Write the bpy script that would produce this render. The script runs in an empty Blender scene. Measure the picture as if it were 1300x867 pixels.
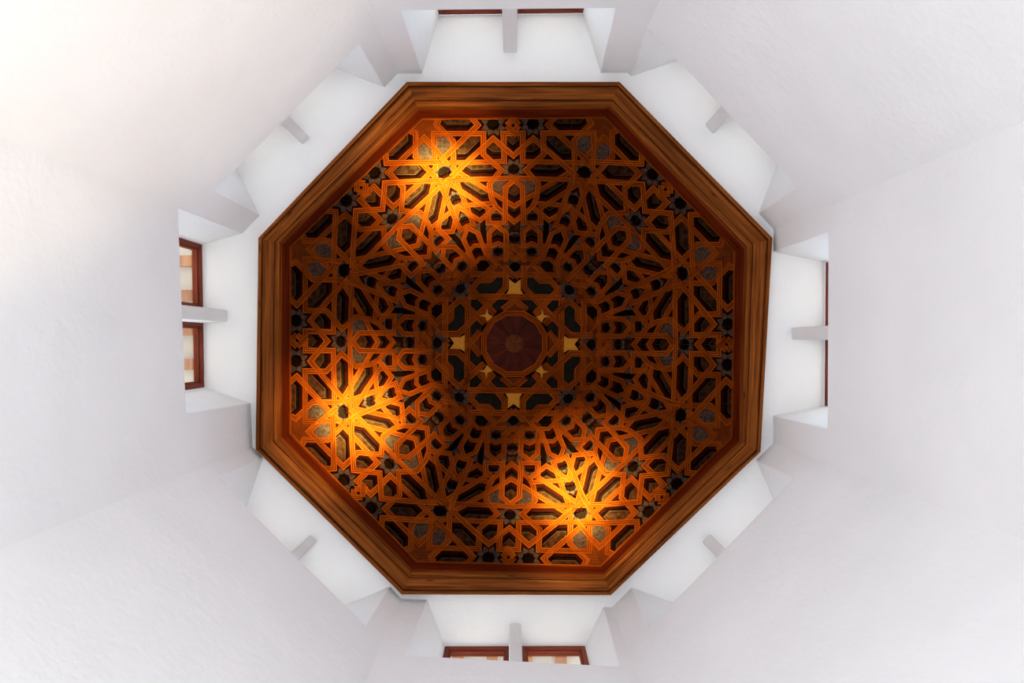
import bpy, bmesh, math, random
from mathutils import Vector, Matrix
from mathutils.geometry import tessellate_polygon
random.seed(7)
SC = bpy.context.scene
COL = SC.collection
PI = math.pi

# ------------------------------------------------------------------ camera
F = 867.0            # focal length in pixels of the 1300 x 867 frame (24 mm)
CX, CY = 650.0, 433.5
CAMH = 1.6
cam_d = bpy.data.cameras.new('camera')
cam_d.sensor_width = 36; cam_d.lens = 36*F/1300; cam_d.clip_start = 0.05; cam_d.clip_end = 200
cam = bpy.data.objects.new('camera', cam_d); COL.objects.link(cam)
cam.location = (0, 0, CAMH); cam.rotation_euler = (0, PI, 0)
SC.camera = cam
SC.view_settings.view_transform = 'Standard'; SC.view_settings.look = 'None'
SC.view_settings.gamma = 1; SC.view_settings.use_curve_mapping = False
SC.view_settings.exposure = 0.25

# ------------------------------------------------------------------ sky and lamps
w = bpy.data.worlds.new('sky'); SC.world = w; w.use_nodes = True
nt = w.node_tree; nt.nodes.clear()
bg = nt.nodes.new('ShaderNodeBackground'); out = nt.nodes.new('ShaderNodeOutputWorld')
bg.inputs['Strength'].default_value = 6.0
gc = nt.nodes.new('ShaderNodeTexCoord'); sx = nt.nodes.new('ShaderNodeSeparateXYZ'); rp_ = nt.nodes.new('ShaderNodeValToRGB')
mr_ = nt.nodes.new('ShaderNodeMapRange'); mr_.inputs['From Min'].default_value = -0.06; mr_.inputs['From Max'].default_value = 0.06
nt.links.new(gc.outputs['Generated'], sx.inputs[0]); nt.links.new(sx.outputs['Z'], mr_.inputs[0]); nt.links.new(mr_.outputs[0], rp_.inputs[0])
rp_.color_ramp.elements[0].color = (0.30, 0.28, 0.25, 1)      # sunlit roofs and ground below the horizon
rp_.color_ramp.elements[1].color = (0.74, 0.86, 1.0, 1)
nt.links.new(rp_.outputs[0], bg.inputs['Color'])
nt.links.new(bg.outputs[0], out.inputs[0])

def P(px, py, z):
    """the point seen at pixel (px, py) that lies z metres above the lens"""
    return Vector((-(px-CX)*z/F, (CY-py)*z/F, z + CAMH))

def area(name, loc, target, size, power, color):
    d = bpy.data.lights.new(name, 'AREA'); d.shape = 'DISK'; d.size = size; d.energy = power; d.color = color
    o = bpy.data.objects.new(name, d); COL.objects.link(o); o.location = loc
    o.rotation_euler = (Vector(target)-Vector(loc)).to_track_quat('-Z', 'Y').to_euler(); return o
def spot(name, loc, target, angle, power, color, blend=1.0, radius=0.03):
    d = bpy.data.lights.new(name, 'SPOT'); d.spot_size = math.radians(angle); d.spot_blend = blend
    d.energy = power; d.color = color; d.shadow_soft_size = radius
    o = bpy.data.objects.new(name, d); COL.objects.link(o); o.location = loc
    o.rotation_euler = (Vector(target)-Vector(loc)).to_track_quat('-Z', 'Y').to_euler(); return o

pd = bpy.data.lights.new('room_fill', 'POINT'); pd.energy = 178; pd.color = (0.85, 0.925, 1.0); pd.shadow_soft_size = 0.6  # added fill light below the lens, brightens walls and soffits without a real source
po = bpy.data.objects.new('room_fill', pd); COL.objects.link(po); po.location = (0.25, 0.35, 0.85)
WARM = (1.0, 0.98, 0.32)
for lamp_at, aim in (((-0.5, -0.9, 1.3), P(563, 236, 6.2)), ((-0.9, 0.5, 1.3), P(458, 526, 6.2)), ((0.6, 0.9, 1.3), P(731, 624, 6.2))):
    spot('warm_spotlight', lamp_at, aim, 7.5, 30000, WARM)          # the beam
    spot('warm_spotlight', lamp_at, aim, 15, 7500, (1.0, 0.70, 0.24))            # its softer spill
spot('warm_floodlight', (-1.25, -1.2, 0.8), (1.55, 1.58, 3.7), 41.5, 430, (1.0, 0.80, 0.54), 0.45, 0.06)

# ------------------------------------------------------------------ materials
def mat(name, base, rough=0.7, spec=0.3):
    m = bpy.data.materials.new(name); m.use_nodes = True
    b = m.node_tree.nodes['Principled BSDF']
    b.inputs['Base Color'].default_value = (*base, 1); b.inputs['Roughness'].default_value = rough
    b.inputs['Specular IOR Level'].default_value = spec
    return m, m.node_tree, b
def N(nt, t, **kw):
    n = nt.nodes.new(t)
    for k, v in kw.items(): setattr(n, k, v)
    return n
def ramp(nt, pts):
    r = N(nt, 'ShaderNodeValToRGB'); e = r.color_ramp.elements
    while len(e) < len(pts): e.new(0.5)
    for i, (p, c) in enumerate(pts): e[i].position = p; e[i].color = (*c, 1)
    return r
def wood(name, dark, mid, light, su=3.0, sv=60.0, rough=0.55, knots=False, vary=0.35, spec=0.02):
    m, nt, b = mat(name, mid, rough, spec)
    uv = N(nt, 'ShaderNodeUVMap'); mp = N(nt, 'ShaderNodeMapping'); mp.inputs['Scale'].default_value = (su, sv, 1)
    info = N(nt, 'ShaderNodeObjectInfo'); mul = N(nt, 'ShaderNodeMath', operation='MULTIPLY'); mul.inputs[1].default_value = 37
    comb = N(nt, 'ShaderNodeCombineXYZ')
    nt.links.new(info.outputs['Random'], mul.inputs[0]); nt.links.new(mul.outputs[0], comb.inputs[2])
    nt.links.new(mul.outputs[0], comb.inputs[0]); nt.links.new(comb.outputs[0], mp.inputs['Location'])
    nt.links.new(uv.outputs[0], mp.inputs[0])
    n1 = N(nt, 'ShaderNodeTexNoise'); n1.inputs['Scale'].default_value = 1; n1.inputs['Detail'].default_value = 5
    n1.inputs['Distortion'].default_value = 0.6
    nt.links.new(mp.outputs[0], n1.inputs[0])
    r = ramp(nt, [(0.28, dark), (0.5, mid), (0.74, light)]); nt.links.new(n1.outputs[0], r.inputs[0])
    # large blotches of age and a tone of its own for every piece
    n2 = N(nt, 'ShaderNodeTexNoise'); n2.inputs['Scale'].default_value = 2.2; n2.inputs['Detail'].default_value = 3
    tc = N(nt, 'ShaderNodeNewGeometry'); nt.links.new(tc.outputs['Position'], n2.inputs[0])
    v1 = N(nt, 'ShaderNodeMapRange'); v1.inputs['From Min'].default_value = 0.3; v1.inputs['From Max'].default_value = 0.7
    v1.inputs['To Min'].default_value = 0.78; v1.inputs['To Max'].default_value = 1.15
    nt.links.new(n2.outputs[0], v1.inputs[0])
    v2 = N(nt, 'ShaderNodeMapRange'); v2.inputs['To Min'].default_value = 1-vary; v2.inputs['To Max'].default_value = 1+vary*0.6
    nt.links.new(info.outputs['Random'], v2.inputs[0])
    mm = N(nt, 'ShaderNodeMath', operation='MULTIPLY'); nt.links.new(v1.outputs[0], mm.inputs[0]); nt.links.new(v2.outputs[0], mm.inputs[1])
    hs = N(nt, 'ShaderNodeHueSaturation'); nt.links.new(r.outputs[0], hs.inputs['Color']); nt.links.new(mm.outputs[0], hs.inputs['Value'])
    last = hs.outputs[0]
    if knots:
        mp2 = N(nt, 'ShaderNodeMapping'); mp2.inputs['Scale'].default_value = (2.2, 7.0, 1); nt.links.new(uv.outputs[0], mp2.inputs[0])
        nt.links.new(comb.outputs[0], mp2.inputs['Location'])
        vo = N(nt, 'ShaderNodeTexVoronoi'); vo.inputs['Scale'].default_value = 1.0; nt.links.new(mp2.outputs[0], vo.inputs[0])
        kr = ramp(nt, [(0.03, (0.25, 0.2, 0.2)), (0.12, (1, 1, 1))]); nt.links.new(vo.outputs['Distance'], kr.inputs[0])
        mx = N(nt, 'ShaderNodeMix', data_type='RGBA', blend_type='MULTIPLY'); mx.inputs[0].default_value = 1
        nt.links.new(last, mx.inputs[6]); nt.links.new(kr.outputs[0], mx.inputs[7]); last = mx.outputs[2]
    nt.links.new(last, b.inputs['Base Color'])
    bp = N(nt, 'ShaderNodeBump'); bp.inputs['Strength'].default_value = 0.25; bp.inputs['Distance'].default_value = 0.002
    nt.links.new(n1.outputs[0], bp.inputs['Height']); nt.links.new(bp.outputs[0], b.inputs['Normal'])
    return m
def mottled(name, a, c, scale=30, rough=0.8, spec=0.03, detail=5, bump=0.0):
    m, nt, b = mat(name, a, rough, spec)
    tc = N(nt, 'ShaderNodeNewGeometry'); n = N(nt, 'ShaderNodeTexNoise'); n.inputs['Scale'].default_value = scale; n.inputs['Detail'].default_value = detail
    nt.links.new(tc.outputs['Position'], n.inputs[0])
    r = ramp(nt, [(0.35, a), (0.65, c)]); nt.links.new(n.outputs[0], r.inputs[0]); nt.links.new(r.outputs[0], b.inputs['Base Color'])
    if bump:
        bp = N(nt, 'ShaderNodeBump'); bp.inputs['Strength'].default_value = bump; bp.inputs['Distance'].default_value = 0.01
        nt.links.new(n.outputs[0], bp.inputs['Height']); nt.links.new(bp.outputs[0], b.inputs['Normal'])
    return m
M_STRIP = wood('lattice_wood', (0.085, 0.0130, 0.0012), (0.175, 0.0310, 0.0022), (0.265, 0.056, 0.004), 6, 160, 0.5, vary=0.22, spec=0.0)
M_FILL = wood('filler_wood', (0.035, 0.006, 0.0008), (0.075, 0.0135, 0.0014), (0.12, 0.024, 0.003), 6, 160, 0.5, vary=0.22)
M_JOINT = mottled('groove_shade', (0.020, 0.0042, 0.001), (0.045, 0.0095, 0.0016), 40)  # shade of the strip grooves, put into the colour as a darker tone
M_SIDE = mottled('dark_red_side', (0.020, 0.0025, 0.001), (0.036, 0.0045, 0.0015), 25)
M_STAR = mottled('grey_inlay', (0.022, 0.012, 0.0085), (0.056, 0.031, 0.022), 45)
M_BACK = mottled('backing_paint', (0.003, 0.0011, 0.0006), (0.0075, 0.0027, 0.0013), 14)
M_COFF = mottled('coffer_paint', (0.010, 0.0040, 0.0013), (0.044, 0.0150, 0.0060), 22)
M_COFFD = mottled('dark_coffer_paint', (0.0040, 0.0034, 0.0022), (0.010, 0.0082, 0.005), 45)
M_EDGE = mottled('gilded_edge', (0.035, 0.014, 0.006), (0.074, 0.029, 0.013), 60)
M_GOLD = mottled('gold_leaf', (0.27, 0.095, 0.003), (0.46, 0.185, 0.006), 120, 0.5, 0.1)
M_CORN = wood('cornice_wood', (0.060, 0.0145, 0.003), (0.180, 0.047, 0.0080), (0.29, 0.085, 0.0160), 1.6, 26, 0.5, knots=True, vary=0.18)
M_CORNR = wood('cornice_red_wood', (0.055, 0.006, 0.0014), (0.10, 0.0125, 0.0024), (0.15, 0.022, 0.004), 1.6, 26, 0.5, vary=0.1)
M_ROSE = wood('rosette_wood', (0.022, 0.0028, 0.0008), (0.042, 0.005, 0.0013), (0.065, 0.009, 0.002), 5, 60, 0.4, vary=0.4)
M_ROSEC = wood('rosette_centre_wood', (0.05, 0.011, 0.003), (0.085, 0.020, 0.005), (0.12, 0.03, 0.008), 8, 80, 0.45, vary=0.3)
M_FRAME = wood('window_wood', (0.14, 0.030, 0.018), (0.20, 0.045, 0.026), (0.26, 0.06, 0.035), 3, 40, 0.35, vary=0.1)
M_RAFT = wood('rafter_wood', (0.30, 0.11, 0.04), (0.45, 0.19, 0.08), (0.58, 0.27, 0.12), 3, 30, 0.6, vary=0.1)
def plaster(name, a, c):
    m, nt, b = mat(name, a, 0.9, 0.15)
    tc = N(nt, 'ShaderNodeNewGeometry')
    n1 = N(nt, 'ShaderNodeTexNoise'); n1.inputs['Scale'].default_value = 1.3; n1.inputs['Detail'].default_value = 4
    n2 = N(nt, 'ShaderNodeTexNoise'); n2.inputs['Scale'].default_value = 26; n2.inputs['Detail'].default_value = 6
    n3 = N(nt, 'ShaderNodeTexNoise'); n3.inputs['Scale'].default_value = 3.5; n3.inputs['Detail'].default_value = 4
    for n in (n1, n2, n3): nt.links.new(tc.outputs['Position'], n.inputs[0])
    r = ramp(nt, [(0.35, a), (0.65, c)]); nt.links.new(n1.outputs[0], r.inputs[0]); nt.links.new(r.outputs[0], b.inputs['Base Color'])
    ad = N(nt, 'ShaderNodeMath', operation='MULTIPLY_ADD'); ad.inputs[1].default_value = 4.0
    nt.links.new(n3.outputs[0], ad.inputs[0]); nt.links.new(n2.outputs[0], ad.inputs[2])
    bp = N(nt, 'ShaderNodeBump'); bp.inputs['Strength'].default_value = 0.35; bp.inputs['Distance'].default_value = 0.006
    nt.links.new(ad.outputs[0], bp.inputs['Height']); nt.links.new(bp.outputs[0], b.inputs['Normal'])
    return m
M_WALL = plaster('white_plaster', (0.80, 0.79, 0.79), (0.84, 0.83, 0.83))
M_FLOOR = mottled('floor_stone', (0.55, 0.50, 0.46), (0.62, 0.57, 0.53), 3)
M_EAVE = plaster('eave_paint', (0.62, 0.60, 0.55), (0.68, 0.66, 0.61))
M_ROOF = mottled('roof_felt', (0.05, 0.04, 0.035), (0.08, 0.06, 0.05), 4)
m, nt, b = mat('window_glass', (0.95, 0.97, 0.97), 0.02, 0.5)
tr = N(nt, 'ShaderNodeBsdfTransparent'); gl = N(nt, 'ShaderNodeBsdfGlossy'); gl.inputs['Roughness'].default_value = 0.03
fr = N(nt, 'ShaderNodeFresnel'); fr.inputs[0].default_value = 1.45; ms = N(nt, 'ShaderNodeMixShader')
tr.inputs[0].default_value = (0.94, 0.96, 0.96, 1)
ms.inputs[0].default_value = 0.12; nt.links.new(tr.outputs[0], ms.inputs[1]); nt.links.new(gl.outputs[0], ms.inputs[2])
nt.links.new(ms.outputs[0], nt.nodes['Material Output'].inputs['Surface']); M_GLASS = m

# ------------------------------------------------------------------ object helpers
def link(name, me, mats, parent=None):
    for m in (mats if isinstance(mats, (list, tuple)) else [mats]): me.materials.append(m)
    o = bpy.data.objects.new(name, me); COL.objects.link(o)
    if parent is not None:
        o.parent = parent
        o.matrix_parent_inverse = Matrix.Translation(-parent.location)
        d = o.data
    return o
def thing(name, loc, label, cat, group=None):
    o = bpy.data.objects.new(name, None); COL.objects.link(o); o.location = loc; o.empty_display_size = 0.1
    o['label'] = label; o['category'] = cat
    if group: o['group'] = group
    return o
def struct(o): o['kind'] = 'structure'; return o
def faces_obj(name, verts, faces, mats, parent=None, uvs=None, midx=None):
    me = bpy.data.meshes.new(name); me.from_pydata([tuple(v) for v in verts], [], faces)
    if midx: me.polygons.foreach_set('material_index', midx)
    if uvs:
        l = me.uv_layers.new(name='UVMap')
        for p in me.polygons:
            for li, vi in zip(p.loop_indices, p.vertices): l.data[li].uv = uvs[vi]
    me.update()
    return link(name, me, mats, parent)
def homography(src, dst):
    A = []; bb = []
    for (x, y), (u, v) in zip(src, dst):
        A.append([x, y, 1, 0, 0, 0, -u*x, -u*y]); bb.append(u)
        A.append([0, 0, 0, x, y, 1, -v*x, -v*y]); bb.append(v)
    n = 8
    for i in range(n):
        p = max(range(i, n), key=lambda r: abs(A[r][i])); A[i], A[p] = A[p], A[i]; bb[i], bb[p] = bb[p], bb[i]
        for r in range(n):
            if r != i:
                k = A[r][i]/A[i][i]
                for c in range(i, n): A[r][c] -= k*A[i][c]
                bb[r] -= k*bb[i]
    h = [bb[i]/A[i][i] for i in range(n)]
    def f(x, y):
        d = h[6]*x+h[7]*y+1
        return ((h[0]*x+h[1]*y+h[2])/d, (h[3]*x+h[4]*y+h[5])/d)
    return f
class Plane:
    """a working plane: points are pixels of the reference survey, carried onto a real plane in the room"""
    def __init__(s, o, e1, e2, n, fn): s.o, s.e1, s.e2, s.n, s.fn = o, e1, e2, n, fn
    def uv(s, q):
        px, py = s.fn(*q); d = P(px, py, 1.0)-Vector((0, 0, CAMH)); c = Vector((0, 0, CAMH))
        t = (s.o-c).dot(s.n)/d.dot(s.n); p = c+d*t-s.o
        return Vector((p.dot(s.e1), p.dot(s.e2)))
    def at(s, uv, h): return s.o+s.e1*uv[0]+s.e2*uv[1]+s.n*h     # h > 0 is towards the room
def clip(bm, planes):
    for co, no in planes:
        g = bm.verts[:]+bm.edges[:]+bm.faces[:]
        if not g: return
        if all((v.co-co).dot(no) < 1e-5 for v in bm.verts): continue
        bmesh.ops.bisect_plane(bm, geom=g, plane_co=co, plane_no=no, clear_outer=True, dist=1e-5)

PROF = [(-.5, 1, 2), (-.5, 0, 0), (-.225, 0, 1), (-.17, -.13, 1), (-.115, 0, 0), (.115, 0, 1), (.17, -.13, 1), (.225, 0, 0), (.5, 0, 2), (.5, 1, 2)]
def strip(pl, pts, w, lift, depth, planes, parent, name='strip', mats=None):
    q = [pl.uv(p) for p in pts]
    n = len(q)
    if n < 2: return
    closed = (q[0]-q[-1]).length < 1e-4
    if closed: q = q[:-1]; n -= 1
    off = []
    for i in range(n):
        a = q[i]-q[i-1] if (i > 0 or closed) else q[1]-q[0]
        b_ = q[(i+1) % n]-q[i] if (i < n-1 or closed) else q[i]-q[i-1]
        a = a.normalized(); b_ = b_.normalized()
        na = Vector((-a.y, a.x)); nb = Vector((-b_.y, b_.x)); m = (na+nb)
        m = m.normalized(); k = 1/max(0.35, m.dot(na)); off.append(m*k)
    bm = bmesh.new(); uvl = bm.loops.layers.uv.new('UVMap')
    rings = []; L = 0; Ls = []
    for i in range(n):
        if i: L += (q[i]-q[i-1]).length
        Ls.append(L); r = []
        for s, d, mi in PROF:
            h = lift + (d*w if d < 0 else -d*depth)
            r.append(bm.verts.new(pl.at(q[i]+off[i]*(s*w), h)))
        rings.append(r)
    K = len(PROF)
    for i in range(n if closed else n-1):
        A, B = rings[i], rings[(i+1) % n]; l1 = Ls[i]; l2 = Ls[i+1] if i < n-1 else L+(q[0]-q[-1]).length
        for j in range(K-1):
            f = bm.faces.new((A[j], A[j+1], B[j+1], B[j]))
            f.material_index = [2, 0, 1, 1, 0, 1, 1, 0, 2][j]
            for lp, (ll, jj) in zip(f.loops, ((l1, j), (l1, j+1), (l2, j+1), (l2, j))): lp[uvl].uv = (ll, PROF[jj][0]*w)
    if not closed:
        for r in (rings[0], rings[-1]):
            try:
                f = bm.faces.new(r); f.material_index = 2
            except ValueError: pass
    clip(bm, planes)
    if not bm.faces: bm.free(); return
    me = bpy.data.meshes.new(name); bm.to_mesh(me); bm.free()
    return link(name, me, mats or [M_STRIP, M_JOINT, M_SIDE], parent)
def inset(q, d):
    n = len(q); ar = sum(q[i].x*q[(i+1) % n].y-q[(i+1) % n].x*q[i].y for i in range(n)); sg = 1 if ar > 0 else -1; r = []
    for i in range(n):
        a = (q[i]-q[i-1]).normalized(); b_ = (q[(i+1) % n]-q[i]).normalized()
        na = Vector((-a.y, a.x))*sg; nb = Vector((-b_.y, b_.x))*sg; m = (na+nb).normalized()
        r.append(q[i]+m*(d/max(0.45, m.dot(na))))
    return r
def slab(pl, pts, lift, thick, planes, parent, name, mats, scale=1.0, bevel=0.0, isuv=False):
    """a flat piece with real thickness; material 0 on the face, 1 on the sides; bevel gives a sloping rim (material 2)"""
    q = [Vector(p) if isuv else pl.uv(p) for p in pts]
    c = sum(q, Vector((0, 0)))/len(q); q = [c+(p-c)*scale for p in q]; n = len(q)
    bm = bmesh.new(); uvl = bm.loops.layers.uv.new('UVMap')
    def ring(qq, h): return [bm.verts.new(pl.at(p, h)) for p in qq]
    if bevel:
        bevel = min(bevel, 0.36*min((p-c).length for p in q)); qi = inset(q, bevel); qe = inset(q, bevel*0.5)
        rings = [ring(q, lift-thick), ring(q, lift-thick*0.45), ring(qe, lift-thick*0.45), ring(qi, lift)]; top = qi
        mi = [2, 1, 2]
    else: rings = [ring(q, lift-thick), ring(q, lift)]; top = q; mi = [1]
    for r in range(len(rings)-1):
        for i in range(n):
            f = bm.faces.new((rings[r][i], rings[r][(i+1) % n], rings[r+1][(i+1) % n], rings[r+1][i])); f.material_index = mi[r]
    for tri in tessellate_polygon([[Vector((p.x, p.y, 0)) for p in top]]):
        f = bm.faces.new([rings[-1][t] for t in tri]); f.material_index = 0
        for lp, t in zip(f.loops, tri): lp[uvl].uv = (top[t].x, top[t].y)
    clip(bm, planes)
    if not bm.faces: bm.free(); return
    me = bpy.data.meshes.new(name); bm.to_mesh(me); bm.free()
    return link(name, me, mats, parent)
def star(pl, c, rt, rv, ri, planes, parent, lift, rot=PI/8, depth=0.02, hole=True):
    """eight inlay points around an eight-sided opening"""
    o = pl.uv(c)
    for k in range(8):
        a = rot+k*PI/4
        g = 0.985
        def pt(r, ang): return o+Vector((math.cos(ang), math.sin(ang)))*r
        # two slivers of a joint are left between the points
        e = 0.02
        quad = [pt(ri, a-PI/8+e*2), pt(rv, a-PI/8+e), pt(rt, a), pt(rv, a+PI/8-e), pt(ri, a+PI/8-e*2)]
        slab(pl, quad, lift, depth, planes, parent, 'star_point', [M_STAR, M_SIDE], isuv=True)
    # dark collar down to the backing around the opening
    return

# ------------------------------------------------------------------ geometry of the vault
ZH = 5.60            # ring soffit and window heads above the lens
ZC = 5.50            # underside of the cornice
Z0 = 5.82            # foot of the lattice
U = Z0/F             # one survey pixel at the foot of the lattice, in metres
ZT = Z0*(1+287.3/F)/(1+99.5/F)
B = [(535.3, 149.7), (769.5, 148.0), (934.0, 318.0), (930.6, 556.0), (763.5, 720.0), (528.5, 714.5), (367.0, 550.5), (367.0, 312.5)]
TC = (652.9, 436.3); TR = 99.8/math.cos(PI/8); rot = math.radians(0.6)
T = []
for k in range(8):
    a = math.radians(-112.5+45*k)+rot
    T.append((TC[0]+TR*math.cos(a), TC[1]+TR*math.sin(a)))
CAN = [(-117.3, 149.7), (117.3, 149.7), (40.9, 336.4), (-40.9, 336.4)]
def xa(y): return 651.6+(y-160)*0.012
def c_(x, y): return (x-xa(y), y)

# survey of one lattice panel (left half; a line that ends on the axis runs on, mirrored)
S = [
 [(556.5, 151.5), (553.3, 158.4), (574.9, 179.5), (575.8, 216), (653, 262.5)],
 [(598.5, 149.5), (607, 159.2), (563.8, 200.5), (553, 210.5)],
 [(550.4, 196), (550.4, 170), (613.8, 170), (614, 197), (636.8, 216.4), (621.4, 234.7), (624.2, 252), (629.8, 263.3), (653.4, 282.2)],
 [(545, 182), (551.5, 189.5), (569, 210)],
 [(573, 225), (594, 205), (626.4, 176.2), (652.1, 198.2)],
 [(551, 208.3), (640.6, 206), (639.4, 170.2), (652, 170.2)],
 [(566, 229.2), (621, 227.8), (652.4, 226.5)],
 [(652.3, 229.8), (641.5, 238.6), (641.6, 283.3), (620, 283.3), (620, 265.3), (568.5, 232.2)],
 [(629.8, 263.3), (609.4, 280.3), (580, 262)],
 [(580, 262.6), (600, 260.6), (629, 258.3)],
 [(577.5, 219), (580, 232), (601.5, 285.3), (591.5, 288)],
 [(588, 287.5), (607, 296.4), (612, 310), (617.4, 323.0), (627.5, 331.5), (636, 340)],
 [(600, 312.2), (624.8, 312.4), (632.3, 309.0), (640, 312.4), (653.6, 312.8)],
 [(625.5, 282.5), (642.7, 295.6), (642.6, 333)],
 [(634.8, 282.5), (621.2, 295.8), (621.4, 329)],
 [(606, 328.3), (653.8, 328.3)],
 [(644, 160), (656.5, 172.5)],
 [(644, 159.5), (655, 148)],
 [(640.5, 318), (656, 330)], [(640.5, 326), (655, 314)],
]
EDGE = [(530, 149.6), (653, 149.6)]
COFF = [
 [(558.5, 158.5), (566, 166), (594.7, 166), (601.9, 158.7), (594, 151), (564, 151)],
 [(580, 190), (597, 174), (609, 174), (610, 185.5), (591.5, 204.2), (579.8, 204.2)],
 [(618.4, 190), (626.5, 181.2), (635.5, 189), (636, 201.8), (626.5, 201.8), (619, 197)],
 [(588, 218), (593.5, 211), (624, 209.8), (632.3, 216.4), (626.5, 223.5), (598, 224.5)],
 [(584, 232.5), (591, 232), (616, 245), (620.3, 246.5), (621.8, 255), (611, 255.7), (589, 242)],
 [(597.7, 264.7), (610, 263.4), (615.6, 267.5), (615.3, 271.7), (609, 276.8), (600.8, 272.7)],
 [(625, 297), (632.2, 292.3), (639, 297), (639, 309.5), (632.2, 305.8), (625, 309.3)],
 [(623, 274), (630, 268.5), (637, 274), (637, 280), (623, 280)],
]
COFFC = [
 [(643.8, 175), (643.8, 186), (651.6, 193), (659.5, 186), (659.5, 175)],
 [(645.3, 239), (652.5, 234.5), (660, 239), (660, 253.5), (652.8, 257.7), (645.3, 253.5)],
 [(645.3, 262.5), (653, 267), (660, 262.5), (660, 273), (653.3, 278), (645.5, 272.8)],
 [(646.5, 285), (653.5, 287), (661, 285), (661, 303), (657, 309), (650, 309), (646.5, 303)],
]
GREY = [
 [(552.0, 172), (566, 172), (573, 179), (573, 190), (564, 199.5), (552.0, 190)],
 [(628, 228), (646, 228), (639.5, 237.7), (639.5, 250), (623, 240), (624, 234)],
 [(617, 284.5), (630, 284.5), (617, 295)],
 [(637, 284.5), (646.2, 284.5), (646.2, 296.5), (643, 294)],
 [(599, 286), (609.5, 284.5), (610, 296)],
]
BROWN = [
 [(533, 148), (562, 148), (553, 158.4), (566, 171), (556, 176), (546, 190)],
 [(640, 309), (653.5, 312), (653.8, 331), (640, 331)],
 [(566, 227), (577, 219), (583, 236), (577, 240), (570, 236)],
 [(580, 260), (590, 259), (594, 268), (588, 269)],
 [(590, 285), (600, 284), (605, 294), (597, 294)],
 [(613, 324), (628, 325), (645, 331), (645, 345), (625, 342)],
]
STARS = [((626.3, 159.3), 16.8, 11.6, 8.4), ((652.2, 216.2), 16.6, 11.4, 8.2), ((630.2, 277.5), 13.0, 10.0, 7.8),
         ((564.6, 219.6), 15.0, 11.0, 8.6), ((579.2, 254.0), 14, 10.0, 7.6), ((590.5, 281.0), 13, 10, 7.4), ((653.9, 338.0), 15, 11, 7.4),
         ((632.4, 320.3), 12, 10, 7.6), ((653.6, 303.5), 13, 11, 8.5)]
names = ['topmost lattice panel of the dome, warm glow only at its left edge',
 'upper right slanted lattice panel of the dome, dim brown without any spotlight glow',
 'rightmost lattice panel of the dome, evenly dim reddish brown, beside the right window',
 'lower right slanted lattice panel of the dome, orange glow at its lower left edge',
 'lowest lattice panel of the dome, glowing orange at its right end',
 'lower left slanted lattice panel of the dome, glowing orange at its top left corner',
 'leftmost lattice panel of the dome, glowing orange at its bottom end only',
 'upper left slanted lattice panel of the dome, glowing orange at its upper right']

cen = P(TC[0], TC[1], Z0)
def make_panel(k):
    b0, b1, t0, t1 = B[k], B[(k+1) % 8], T[k], T[(k+1) % 8]
    Bl, Br = P(*b0, Z0), P(*b1, Z0)
    Tm = P((t0[0]+t1[0])/2, (t0[1]+t1[1])/2, ZT)
    e1 = (Br-Bl).normalized(); up = Tm-Bl; n = e1.cross(up).normalized()
    if n.dot(Vector((0, 0, CAMH))-Bl) < 0: n = -n
    e2 = n.cross(e1).normalized()
    if e2.z < 0: e2 = -e2
    fn = homography(CAN, [b0, b1, t1, t0])
    pl = Plane(Bl, e1, e2, n, fn)
    CN.append((pl, n))
    return pl
CN = []
planes8 = [make_panel(k) for k in range(8)]
def hip_plane(k, inside):
    """the vertical-ish plane that stands on hip k and halves the angle between its two panels"""
    a, b_ = planes8[k-1], planes8[k]
    p = b_.at(b_.uv(CAN[0]), 0); q = b_.at(b_.uv(CAN[3]), 0)
    m = (a.n+b_.n).normalized(); no = (q-p).cross(m).normalized()
    if (inside-p).dot(no) > 0: no = -no
    return (p, no)

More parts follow.
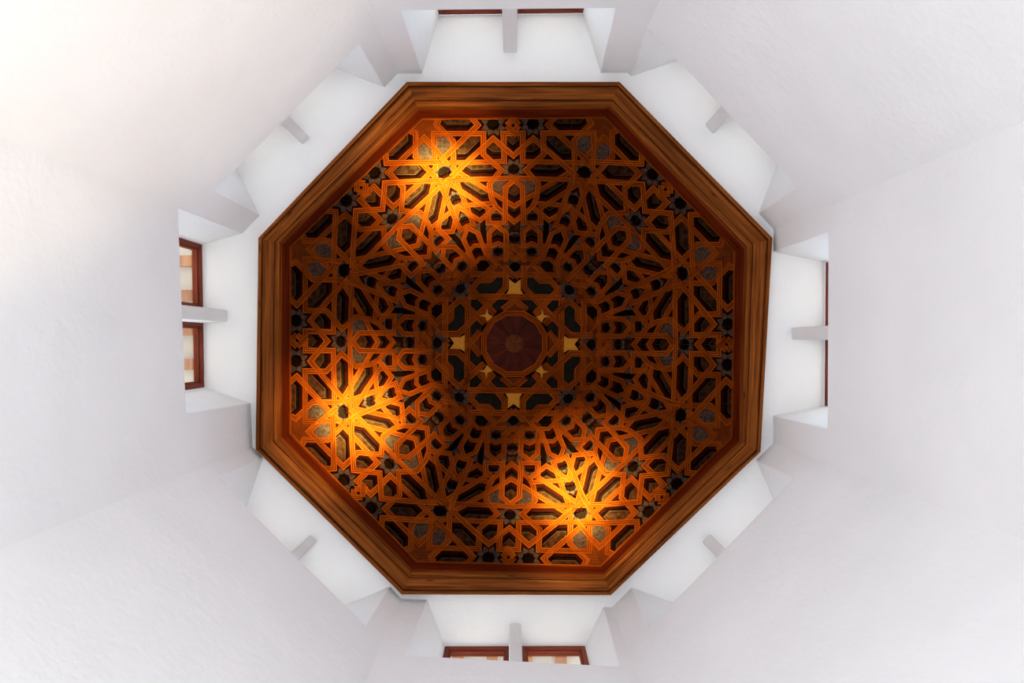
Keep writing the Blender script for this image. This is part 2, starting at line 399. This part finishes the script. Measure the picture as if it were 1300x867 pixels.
CW = 7.5*U; DEP = 9.5*U
def sector(k):
    pl = planes8[k]
    mid = pl.at(pl.uv((0, 240)), 0)
    foot = pl.at(pl.uv((0, 149.7)), 0); top = pl.at(pl.uv((0, 336.4)), 0)
    th = thing('lattice_panel', foot, names[k], 'ceiling panel')
    hips = [hip_plane(k, mid), hip_plane((k+1) % 8, mid)]
    fold = (top, (Vector((0, 0, 1))*0.85+pl.e2*0.5).normalized())
    base = (foot, -pl.e2)
    CL = hips+[fold, base]
    idx = 0
    for s in S:
        lft = [c_(*p) for p in s]
        if abs(s[-1][0]-xa(s[-1][1])) < 1.3:
            lft[-1] = (0, s[-1][1])
            full = lft+[(-x, y) for x, y in reversed(lft[:-1])]
            runs = [full]
        else: runs = [lft, [(-x, y) for x, y in lft]]
        for r in runs:
            strip(pl, r, CW, 0.0012*((idx*3) % 7), DEP, CL, th); idx += 1
    strip(pl, [c_(*EDGE[0]), (0, 149.6), (-c_(*EDGE[0])[0], 149.6)], CW*0.62, 0.006, DEP, CL, th)
    for lst, both in ((COFF, True), (COFFC, False)):
        for s in lst:
            for sg in ((1, -1) if both else (1,)):
                slab(pl, [(sg*c_(*p)[0], p[1]) for p in s], -DEP*1.5, 3.5*U, hips, th, 'coffer_board', [M_COFF, M_EDGE, M_SIDE], 0.98, 2.4*U)
    for s in GREY:
        for sg in (1, -1):
            slab(pl, [(sg*c_(*p)[0], p[1]) for p in s], -0.003, 0.02, CL, th, 'inlay_panel', [M_STAR, M_SIDE])
    for s in BROWN:
        for sg in (1, -1):
            slab(pl, [(sg*c_(*p)[0], p[1]) for p in s], -0.001, 0.03, CL, th, 'filler_board', [M_FILL, M_SIDE])
    for (c, rt, rv, ri) in STARS:
        q = c_(*c)
        if abs(q[0]) < 1.5: q = (0, q[1])
        for sg in ((1, -1) if q[0] else (1,)):
            star(pl, (sg*q[0], q[1]), rt*U, rv*U, ri*U, CL, th, -0.004, depth=DEP*0.5)
    # backing boards behind the openings
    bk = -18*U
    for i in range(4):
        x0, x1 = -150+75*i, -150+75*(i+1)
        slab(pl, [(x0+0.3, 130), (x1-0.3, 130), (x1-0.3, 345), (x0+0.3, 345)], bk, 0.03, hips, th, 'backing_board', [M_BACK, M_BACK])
    return th
for k in range(8): sector(k)

# ------------------------------------------------------------------ the flat panel at the crown
def fn_c(x, y):
    a = rot; return (TC[0]+x*math.cos(a)-y*math.sin(a), TC[1]+x*math.sin(a)+y*math.cos(a))
tl = [planes8[k].at(planes8[k].uv(CAN[3]), 0) for k in range(8)]
zt = sum(p.z for p in tl)/8
oc = P(TC[0], TC[1], zt-CAMH)
crown = Plane(oc, Vector((-1, 0, 0)), Vector((0, -1, 0)), Vector((0, 0, -1)), fn_c)
UT = (zt-CAMH)/F
th = thing('crown_panel', oc, 'flat crown panel of the dome, gold stars around a round dark red rosette', 'ceiling panel')
CLC = []
for k in range(8):
    p, q = tl[k], tl[(k+1) % 8]; no = (q-p).cross(Vector((0, 0, 1))).normalized()
    if (oc-p).dot(no) > 0: no = -no
    CLC.append(((p+q)/2, no))
def sym8(p, k):
    x, y = p
    if k >= 4: x, y = -y, -x        # mirror about the diagonal
    k %= 4
    for _ in range(k): x, y = -y, x
    return (x, y)
CWC = 7.3*UT; DC = 5.5*UT; ci = 0
def cs(pts, ks=range(8)):
    global ci
    for k in ks:
        strip(crown, [sym8(p, k) for p in pts], CWC, 0.0012*((ci*3) % 7), DC, CLC, th); ci += 1
cs([(-105, 11.5), (-71.4, 11.8), (-61, 21.6), (-21.6, 61), (-11.8, 71.4), (-11.5, 105)], range(4))
cs([(-59.5, 59.5), (59.5, 59.5)], range(4))
cs([(-25, 38), (-55.4, 69), (-47.9, 77.6), (-24, 101)])
cs([(-47, 80.2), (-32, 80.4), (-24.5, 87.7), (0, 87.7)])
cs([(-66, 87.9), (-24, 87.9)])
cs([(-60, 84), (-60, 104)])
cs([(-15.5, 43.2), (5, 60.2)])
cs([(-19, 103), (0, 84)])
ringp = [(39.3*math.cos(PI/12+i*PI/6)/math.cos(PI/12)*0.985, 39.3*math.sin(PI/12+i*PI/6)/math.cos(PI/12)*0.985) for i in range(12)]
strip(crown, ringp+[ringp[0]], CWC, 0.009, DC, CLC, th, 'ring_strip')
def cslab(pts, ks, lift, thick, name, mats, scale=1, bevel=0):
    for k in ks: slab(crown, [sym8(p, k) for p in pts], lift, thick, CLC, th, name, mats, scale, bevel)
D_ = [M_COFFD, M_SIDE, M_EDGE]; DD = [M_COFFD, M_EDGE, M_SIDE]
cslab([(-51.5, 69.3), (-44.4, 62.8), (-26.4, 63.4), (-15.6, 74), (-15.0, 85.3), (-23.6, 85.3), (-32.7, 76.6), (-45.1, 76.6)], range(8), -0.012, 0.03, 'coffer_board', DD, 1.0, 1.8*UT)
cslab([(-30.2, 49), (-24.3, 56.2), (-11.9, 56.2), (-8.1, 54.1), (-13.9, 49.2), (-8.4, 45.1), (-11, 42.6), (-24, 42.8)], range(8), -0.012, 0.03, 'coffer_board', DD, 1.0, 1.2*UT)
cslab([(-56.3, 56.3), (-46.5, 56.3), (-40.8, 49.8), (-41.5, 44), (-44, 41.5), (-49.8, 40.8), (-56.3, 46.5)], range(4), -0.025, 0.03, 'coffer_board', DD, 1.0, 1.2*UT)
cslab([(0, 58.7), (11, 62.5), (7.4, 68.5), (7.4, 82), (0, 76.4), (-7.4, 82), (-7.4, 68.5), (-11, 62.5)], range(4), -0.001, 0.02, 'gold_star', [M_GOLD, M_JOINT])
cslab([(-27.5, 34.5), (-33.5, 37.6), (-35, 44), (-37, 37), (-44, 35), (-37.6, 33.5), (-34.5, 27.5), (-31, 31)], range(4), 0.0105, 0.02, 'gold_star', [M_GOLD, M_JOINT])
cslab([(-13.6, 49.2), (-7.5, 55), (7.5, 55), (13.6, 49.2), (7.5, 43.5), (-7.5, 43.5)], range(4), -0.001, 0.03, 'filler_board', [M_FILL, M_SIDE])
cslab([(-27, 30.5), (-44, 33), (-40, 50), (-24, 40), (-26, 36)], range(4), -0.002, 0.03, 'filler_board', [M_FILL, M_SIDE])
cslab([(-40, 57), (-30.5, 57), (-35.3, 50.5)], range(8), -0.001, 0.02, 'filler_board', [M_FILL, M_SIDE])
cslab([(-30, 84), (-10, 84), (-10, 104), (-28, 104)], range(8), -0.002, 0.03, 'filler_board', [M_FILL, M_SIDE])
cslab([(-64, 76), (-52, 79), (-52, 102), (-70, 102)], range(8), -0.002, 0.03, 'filler_board', [M_FILL, M_SIDE])
for k in range(8):
    a = rot+k*PI/4; r = 98.6
    star(crown, fn_inv := (r*math.cos(k*PI/4), r*math.sin(k*PI/4)), 15.0*UT, 11.0*UT, 7.0*UT, CLC, th, 0.004, depth=0.03)
# backing
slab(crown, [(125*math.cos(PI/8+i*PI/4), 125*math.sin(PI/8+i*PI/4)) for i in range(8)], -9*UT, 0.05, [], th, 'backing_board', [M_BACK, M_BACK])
# rosette: a ring of wedges round a small disc of smaller wedges
ros = slab(crown, [(37.5*math.cos(i*PI/12), 37.5*math.sin(i*PI/12)) for i in range(24)], -0.012, 0.03, [], th, 'rosette', [M_ROSE, M_SIDE])
ros['label'] = 'round dark red rosette of radiating wooden wedges'
def wedge(a0, a1, r0, r1, lift, mats, nm, jag=0):
    g = 0.10/r1 if r1 > 20 else 0.08/r1
    am = (a0+a1)/2; R1 = r1
    pts = [(r0*math.cos(a0+g*3), r0*math.sin(a0+g*3)), (R1*math.cos(a0+g), R1*math.sin(a0+g)), (R1*math.cos(a1-g), R1*math.sin(a1-g)), (r0*math.cos(a1-g*3), r0*math.sin(a1-g*3))]
    o = slab(crown, pts, lift, 0.015, [], th, nm, mats)
    o.parent = ros; o.matrix_parent_inverse = Matrix.Identity(4)
    # grain runs outwards along the wedge
    l = o.data.uv_layers[0]
    for p in o.data.polygons:
        for li, vi in zip(p.loop_indices, p.vertices):
            v = o.data.vertices[vi].co-oc; d = Vector((-math.cos(am), -math.sin(am), 0)); t = Vector((math.sin(am), -math.cos(am), 0))
            l.data[li].uv = (v.dot(d), v.dot(t))
for i in range(24): wedge(i*PI/12, (i+1)*PI/12, 11.5, 36.4, -0.004+0.0008*random.random(), [M_ROSE, M_SIDE], 'wedge')
for i in range(12): wedge(i*PI/6+0.1, (i+1)*PI/6+0.1, 0.9, 11.6, 0.002, [M_ROSEC, M_SIDE], 'centre_wedge')

# ------------------------------------------------------------------ cornice
CO = [(516.5, 104.0), (786.5, 104.0), (980.5, 302.0), (965.5, 573.5), (775.5, 755.5), (510.0, 754.5), (324.5, 570.5), (328.0, 302.0)]
th = thing('cornice', P(650, 433, ZC), 'eight-sided moulded brown wooden cornice framing the foot of the lattice dome', 'cornice')
# how far in from the outer edge towards the lattice foot (0..1), and height above the lens
def cpt(k, t, z): return P(CO[k][0]+(B[k][0]-CO[k][0])*t, CO[k][1]+(B[k][1]-CO[k][1])*t, z)
prof = [  # (t, z, part)
 ('fillet_moulding', [(0, ZH+0.02), (0, ZC), (0.035, ZC-0.006), (0.10, ZC-0.004), (0.118, ZC+0.006), (0.118, ZC+0.05)], M_CORN),
 ('dark_joint', [(0.114, ZC+0.012), (0.142, ZC+0.026)], M_JOINT),
 ('fascia_board', [(0.138, ZC+0.06), (0.142, ZC+0.018), (0.19, ZC+0.010), (0.30, ZC+0.020), (0.42, ZC+0.034), (0.50, ZC+0.040), (0.52, ZC+0.048), (0.52, ZC+0.09)], M_CORN),
 ('dark_joint', [(0.515, ZC+0.052), (0.54, ZC+0.066)], M_JOINT),
 ('inner_moulding', [(0.535, ZC+0.09), (0.538, ZC+0.058), (0.60, ZC+0.052), (0.68, ZC+0.07), (0.74, ZC+0.10), (0.775, ZC+0.13), (0.78, ZC+0.16)], M_CORN),
 ('riser_board', [(0.775, ZC+0.14), (0.80, ZC+0.15), (0.90, ZC+0.23), (0.965, ZC+0.30), (0.985, ZC+0.312), (1.03, ZC+0.34)], M_CORNR),
]
for k in range(8):
    k2 = (k+1) % 8
    beam = None
    for nm, pts, mt in sorted(prof, key=lambda q: q[0] != 'fascia_board'):
        NS = 10
        vs = []; uvs = []; fs = []
        L = (cpt(k, 0, ZC)-cpt(k2, 0, ZC)).length
        acc = 0
        for i in range(NS+1):
            s = i/NS
            wob = 0.0012*math.sin(5*i+k*3)
            a = 0
            for j, (t, z) in enumerate(pts):
                if j: a += abs(t-pts[j-1][0])*0.36+abs(z-pts[j-1][1])
                tt = t
                v = cpt(k, tt, z).lerp(cpt(k2, tt, z), s)
                if 0 < i < NS: v += Vector((0, 0, wob*(0 if j in (0, len(pts)-1) else 1)))
                vs.append(v); uvs.append((s*L, a))
        n = len(pts)
        for i in range(NS):
            for j in range(n-1): fs.append((i*n+j, i*n+j+1, (i+1)*n+j+1, (i+1)*n+j))
        if nm == 'dark_joint': nm2 = 'shadow_gap'
        else: nm2 = nm
        o = faces_obj('cornice_beam' if beam is None else nm2, vs, fs, [mt], th, uvs)
        if nm == 'riser_board': o['label'] = 'dark red riser board'
        if beam is None: beam = o; continue
        o.parent = beam; o.matrix_parent_inverse = Matrix.Identity(4)

# ------------------------------------------------------------------ room shell
WC = [(505, 93.8), (797, 92.7), (981.5, 291), (981.5, 562), (777, 771), (509.6, 759.5), (321, 567), (308, 296)]
WIN = [  # head left/right (as met going round with the walls), sill, recess end, mullion front
 dict(h=[(536, 94.8), (762.5, 92.7)], s=[(508.5, 13.4), (781.6, 10.6)], r=[(557.3, 19), (740, 17)], m=[(639, 67.2), (656, 67.2)]),
 dict(h=[(801.7, 96.8), (964.4, 270)], s=[(822.5, 37), (1012.9, 237.7)], r=[(860.6, 76.7), (985.9, 210)], m=[(895.2, 158), (904.9, 170.2)], ext=1),
 dict(h=[(982, 319.6), (981.5, 527.8)], s=[(1051.4, 294.5), (1050.2, 544.3)], r=[(1047.8, 333.3), (1046.4, 514.9)], m=[(1004.7, 415.7), (1005.7, 431.4)]),
 dict(h=[(959, 583.3), (799.6, 743.7)], s=[(1007.3, 606.7), (822.3, 798.2)], r=[(981.8, 633.5), (854.7, 764.9)], m=[(901.4, 678), (891.4, 688)], ext=1),
 dict(h=[(766, 771), (542.5, 759.6)], s=[(787, 845.8), (514.5, 831.8)], r=[(742.5, 819.7), (565, 820.2)], m=[(661.7, 791.7), (647.5, 791.4)]),
 dict(h=[(495, 744.6), (334.7, 580.5)], s=[(464.9, 794.5), (274.3, 605)], r=[(439, 768), (313.2, 641.2)], m=[(402.6, 687), (393.8, 678.6)], ext=1),
 dict(h=[(318.8, 511.8), (308.3, 296)], s=[(236.6, 524.7), (226, 263)], r=[(259.6, 491.6), (256.8, 310.6)], m=[(288.5, 408.4), (288.8, 393.4)]),
 dict(h=[(329.7, 273.4), (489, 112)], s=[(272, 243), (456, 56.5)], r=[(301, 216), (428, 87)], m=[(384.5, 183.4), (393, 174)], ext=1),
]
side = ['top', 'top_right', 'right', 'bottom_right', 'bottom', 'bottom_left', 'left', 'top_left']
up = Vector((0, 0, 1))
def ray_plane(px, py, o, n):
    c = Vector((0, 0, CAMH)); d = P(px, py, 1.0)-c; t = (o-c).dot(n)/d.dot(n); return c+d*t
def box(name, corners, z0, z1, mats, parent=None):
    """prism on four ground corners"""
    vs = [Vector((p.x, p.y, z0)) for p in corners]+[Vector((p.x, p.y, z1)) for p in corners]
    fs = [(3, 2, 1, 0), (4, 5, 6, 7)]+[(i, (i+1) % 4, 4+(i+1) % 4, 4+i) for i in range(4)]
    uvs = []
    for v in vs:
        d = (corners[1]-corners[0]); d = Vector((d.x, d.y, 0)).normalized()
        L = (corners[1]-corners[0]).length; H = abs(z1-z0)
        e = Vector((-d.y, d.x, 0))
        uvs.append((v.z, v.dot(d)+v.dot(e)) if H > L else (v.dot(d), v.z+v.dot(e)))
    return faces_obj(name, vs, fs, mats, parent, uvs)
ZH_W = ZH+CAMH
ceil_v, ceil_f = [], []
def cadd(pts):
    n = len(ceil_v); ceil_v.extend(pts); ceil_f.append(tuple(range(n, n+len(pts))))
wind_list = []
for k in range(8):
    a, b_ = P(*WC[k], ZH), P(*WC[(k+1) % 8], ZH)
    W = WIN[k]; d = (b_-a).normalized(); n = d.cross(up).normalized()
    if n.dot(Vector((0, 0, 0))-Vector((a.x, a.y, 0))) < 0: n = -n      # n points into the room
    out_ = -n
    hp = []
    for q in W['h']:
        p = P(*q, ZH); hp.append(a+d*(p-a).dot(d))
    sp = [ray_plane(*q, a, n) for q in W['s']]
    if W.get('ext'):
        rp = []
        for i, q in enumerate(W['r']):
            p = P(*q, ZH); v = p-hp[i]; t = 0.48/v.dot(out_); rp.append(hp[i]+v*t)
    else: rp = [P(*q, ZH) for q in W['r']]
    fl = 0.0
    A0, B0 = Vector((a.x, a.y, fl)), Vector((b_.x, b_.y, fl))
    s0f, s1f = Vector((sp[0].x, sp[0].y, fl)), Vector((sp[1].x, sp[1].y, fl))
    r0s, r1s = Vector((rp[0].x, rp[0].y, sp[0].z)), Vector((rp[1].x, rp[1].y, sp[1].z))
    vs = [A0, s0f, s1f, B0, a, hp[0], sp[0], sp[1], hp[1], b_, rp[0], rp[1], r0s, r1s]
    fs = [(0, 1, 6, 5, 4), (1, 2, 7, 6), (2, 3, 9, 8, 7), (5, 6, 12, 10), (8, 11, 13, 7), (6, 7, 13, 12)]
    o = struct(faces_obj('wall_'+side[k], vs, fs, [M_WALL]))
    bm = bmesh.new(); bm.from_mesh(o.data)
    # soft, hand-trowelled arrises on the window opening
    ed = [e for e in bm.edges if len(e.link_faces) == 2 and e.calc_face_angle(0) > 0.3]
    bmesh.ops.bevel(bm, geom=ed, offset=0.006, segments=2, profile=0.5, affect='EDGES')
    bm.to_mesh(o.data); bm.free()
    # soffit of the recess
    cadd([hp[0], hp[1], rp[1], rp[0]])
    # mullion of plaster, standing on the sill and reaching the soffit
    mp = [P(*q, ZH) for q in W['m']]; mp.sort(key=lambda p: p.dot(d))
    ro = (rp[0]+rp[1])/2; rd = (rp[1]-rp[0]).normalized(); rn = rd.cross(up).normalized()
    if rn.dot(out_) < 0: rn = -rn
    fdist = [(ro-p).dot(rn)/out_.dot(rn) for p in mp]
    back = [mp[0]+out_*(fdist[0]+0.05), mp[1]+out_*(fdist[1]+0.05)]
    zs = min(sp[0].z, sp[1].z)-0.02
    mu = struct(box('trim_%d' % (k+1), [mp[0], mp[1], back[1], back[0]], zs, ZH_W-0.0005, [M_WALL]))
    bm = bmesh.new(); bm.from_mesh(mu.data)
    bmesh.ops.bevel(bm, geom=[e for e in bm.edges if abs(e.verts[0].co.z-e.verts[1].co.z) > 0.1], offset=0.006, segments=2, affect='EDGES'); bm.to_mesh(mu.data); bm.free()
    # window: two wooden casements, one each side of the mullion
    ww = bpy.data.objects.new('window_%d' % (k+1), None); COL.objects.link(ww); ww.location = (ro.x, ro.y, zs); struct(ww)
    m0 = (mp[0]-ro).dot(rd); m1 = (mp[1]-ro).dot(rd); e0 = (rp[0]-ro).dot(rd); e1_ = (rp[1]-ro).dot(rd)
    zb = zs+0.02; zt_ = ZH_W-0.001
    for (u0, u1) in ((e0, m0), (m1, e1_)):
        fw = 0.034
        cas = None
        def bar(x0, x1, y0, y1, z0, z1, nm, mt):
            q = [ro+rd*x0+rn*y0, ro+rd*x1+rn*y0, ro+rd*x1+rn*y1, ro+rd*x0+rn*y1]
            o = box(nm, q, z0, z1, [mt], ww)
            if cas is not None: o.parent = cas; o.matrix_parent_inverse = Matrix.Identity(4)
            return o
        four = [bar(u0-0.01, u0+fw, 0, 0.07, zb, zt_, 'casement', M_FRAME), bar(u1-fw, u1+0.01, 0, 0.07, zb, zt_, 'stile', M_FRAME),
                bar(u0+fw, u1-fw, 0, 0.07, zt_-fw, zt_, 'rail', M_FRAME), bar(u0+fw, u1-fw, 0, 0.07, zb-0.05, zb+fw, 'rail', M_FRAME)]
        bm = bmesh.new()
        for o in four: bm.from_mesh(o.data)
        bm.to_mesh(four[0].data); bm.free()
        for o in four[1:]: bpy.data.objects.remove(o)
        cas = four[0]
        g = fw+0.001
        bar(u0+g, u0+g+0.018, 0.022, 0.06, zb+fw, zt_-fw, 'sash_stile', M_FRAME); bar(u1-g-0.018, u1-g, 0.022, 0.06, zb+fw, zt_-fw, 'sash_stile', M_FRAME)
        bar(u0+g+0.018, u1-g-0.018, 0.022, 0.06, zt_-fw-0.018, zt_-fw, 'sash_rail', M_FRAME)
        bar(u0+g+0.018, u1-g-0.018, 0.038, 0.042, zb+fw, zt_-fw-0.018, 'glass_pane', M_GLASS)
    wind_list.append((ro, rd, rn, e0, e1_))
# ring soffit between the walls and the cornice
for k in range(8):
    k2 = (k+1) % 8
    wo = [Vector((p.x*1.008, p.y*1.008, p.z+0.0004)) for p in (P(*WC[k], ZH), P(*WC[k2], ZH))]
    cadd([wo[0], wo[1], cpt(k2, 0.3, ZH), cpt(k, 0.3, ZH)])
struct(faces_obj('ceiling', ceil_v, ceil_f, [M_WALL]))
struct(faces_obj('floor', [Vector((P(*WC[k], ZH).x*1.0, P(*WC[k], ZH).y*1.0, 0)) for k in range(8)], [tuple(range(8))], [M_FLOOR]))
# roof over the dome, unseen from below, keeps the daylight out
rv = [cpt(k, -0.1, ZH+0.01) for k in range(8)]+[P(650+(B[k][0]-650)*1.0, 433+(B[k][1]-433)*1.0, Z0+0.0)+Vector((0, 0, 0.3)) for k in range(8)]+[P(*T[k], ZT)+Vector((0, 0, 0.35)) for k in range(8)]
rv = [Vector((v.x*(1.06 if i >= 8 else 1), v.y*(1.06 if i >= 8 else 1), v.z)) for i, v in enumerate(rv)]
rf = [(i, (i+1) % 8, 8+(i+1) % 8, 8+i) for i in range(8)]+[(8+i, 8+(i+1) % 8, 16+(i+1) % 8, 16+i) for i in range(8)]+[tuple(range(16, 24))]
struct(faces_obj('roof', rv, rf, [M_ROOF]))

# ------------------------------------------------------------------ eaves outside the windows
etxt = ['beyond the top window', 'beyond the upper right window', 'beyond the right window', 'beyond the lower right window', 'beyond the bottom window',
        'beyond the lower left window', 'beyond the left window', 'beyond the upper left window']
for k, (ro, rd, rn, e0, e1_) in enumerate(wind_list):
    if k not in (4, 6): continue
    mid = ro+rd*(e0+e1_)/2
    base = Vector((mid.x, mid.y, ZH_W+0.12))
    th = thing('roof_eave', base, 'cream painted roof eave with orange-brown rafters seen '+etxt[k], 'eave')
    def ebox(x0, x1, y0, y1, z0, z1, nm, mt):
        q = [base+rd*x0+rn*y0, base+rd*x1+rn*y0, base+rd*x1+rn*y1, base+rd*x0+rn*y1]
        return box(nm, q, base.z+z0, base.z+z1, [mt], th)
    hw = (e1_-e0)/2+0.25
    ebox(-hw, hw, 0.08, 0.60, 0.09, 0.12, 'soffit_board', M_EAVE)
    ebox(-hw, hw, 0.075, 0.12, -0.02, 0.085, 'wall_plate', M_EAVE)
    ebox(-hw, hw, 0.56, 0.60, -0.03, 0.085, 'fascia_board', M_EAVE)
    x = -hw+0.1
    while x < hw-0.1:
        ebox(x, x+0.09, 0.125, 0.555, 0.0, 0.088, 'rafter', M_RAFT); x += 0.29
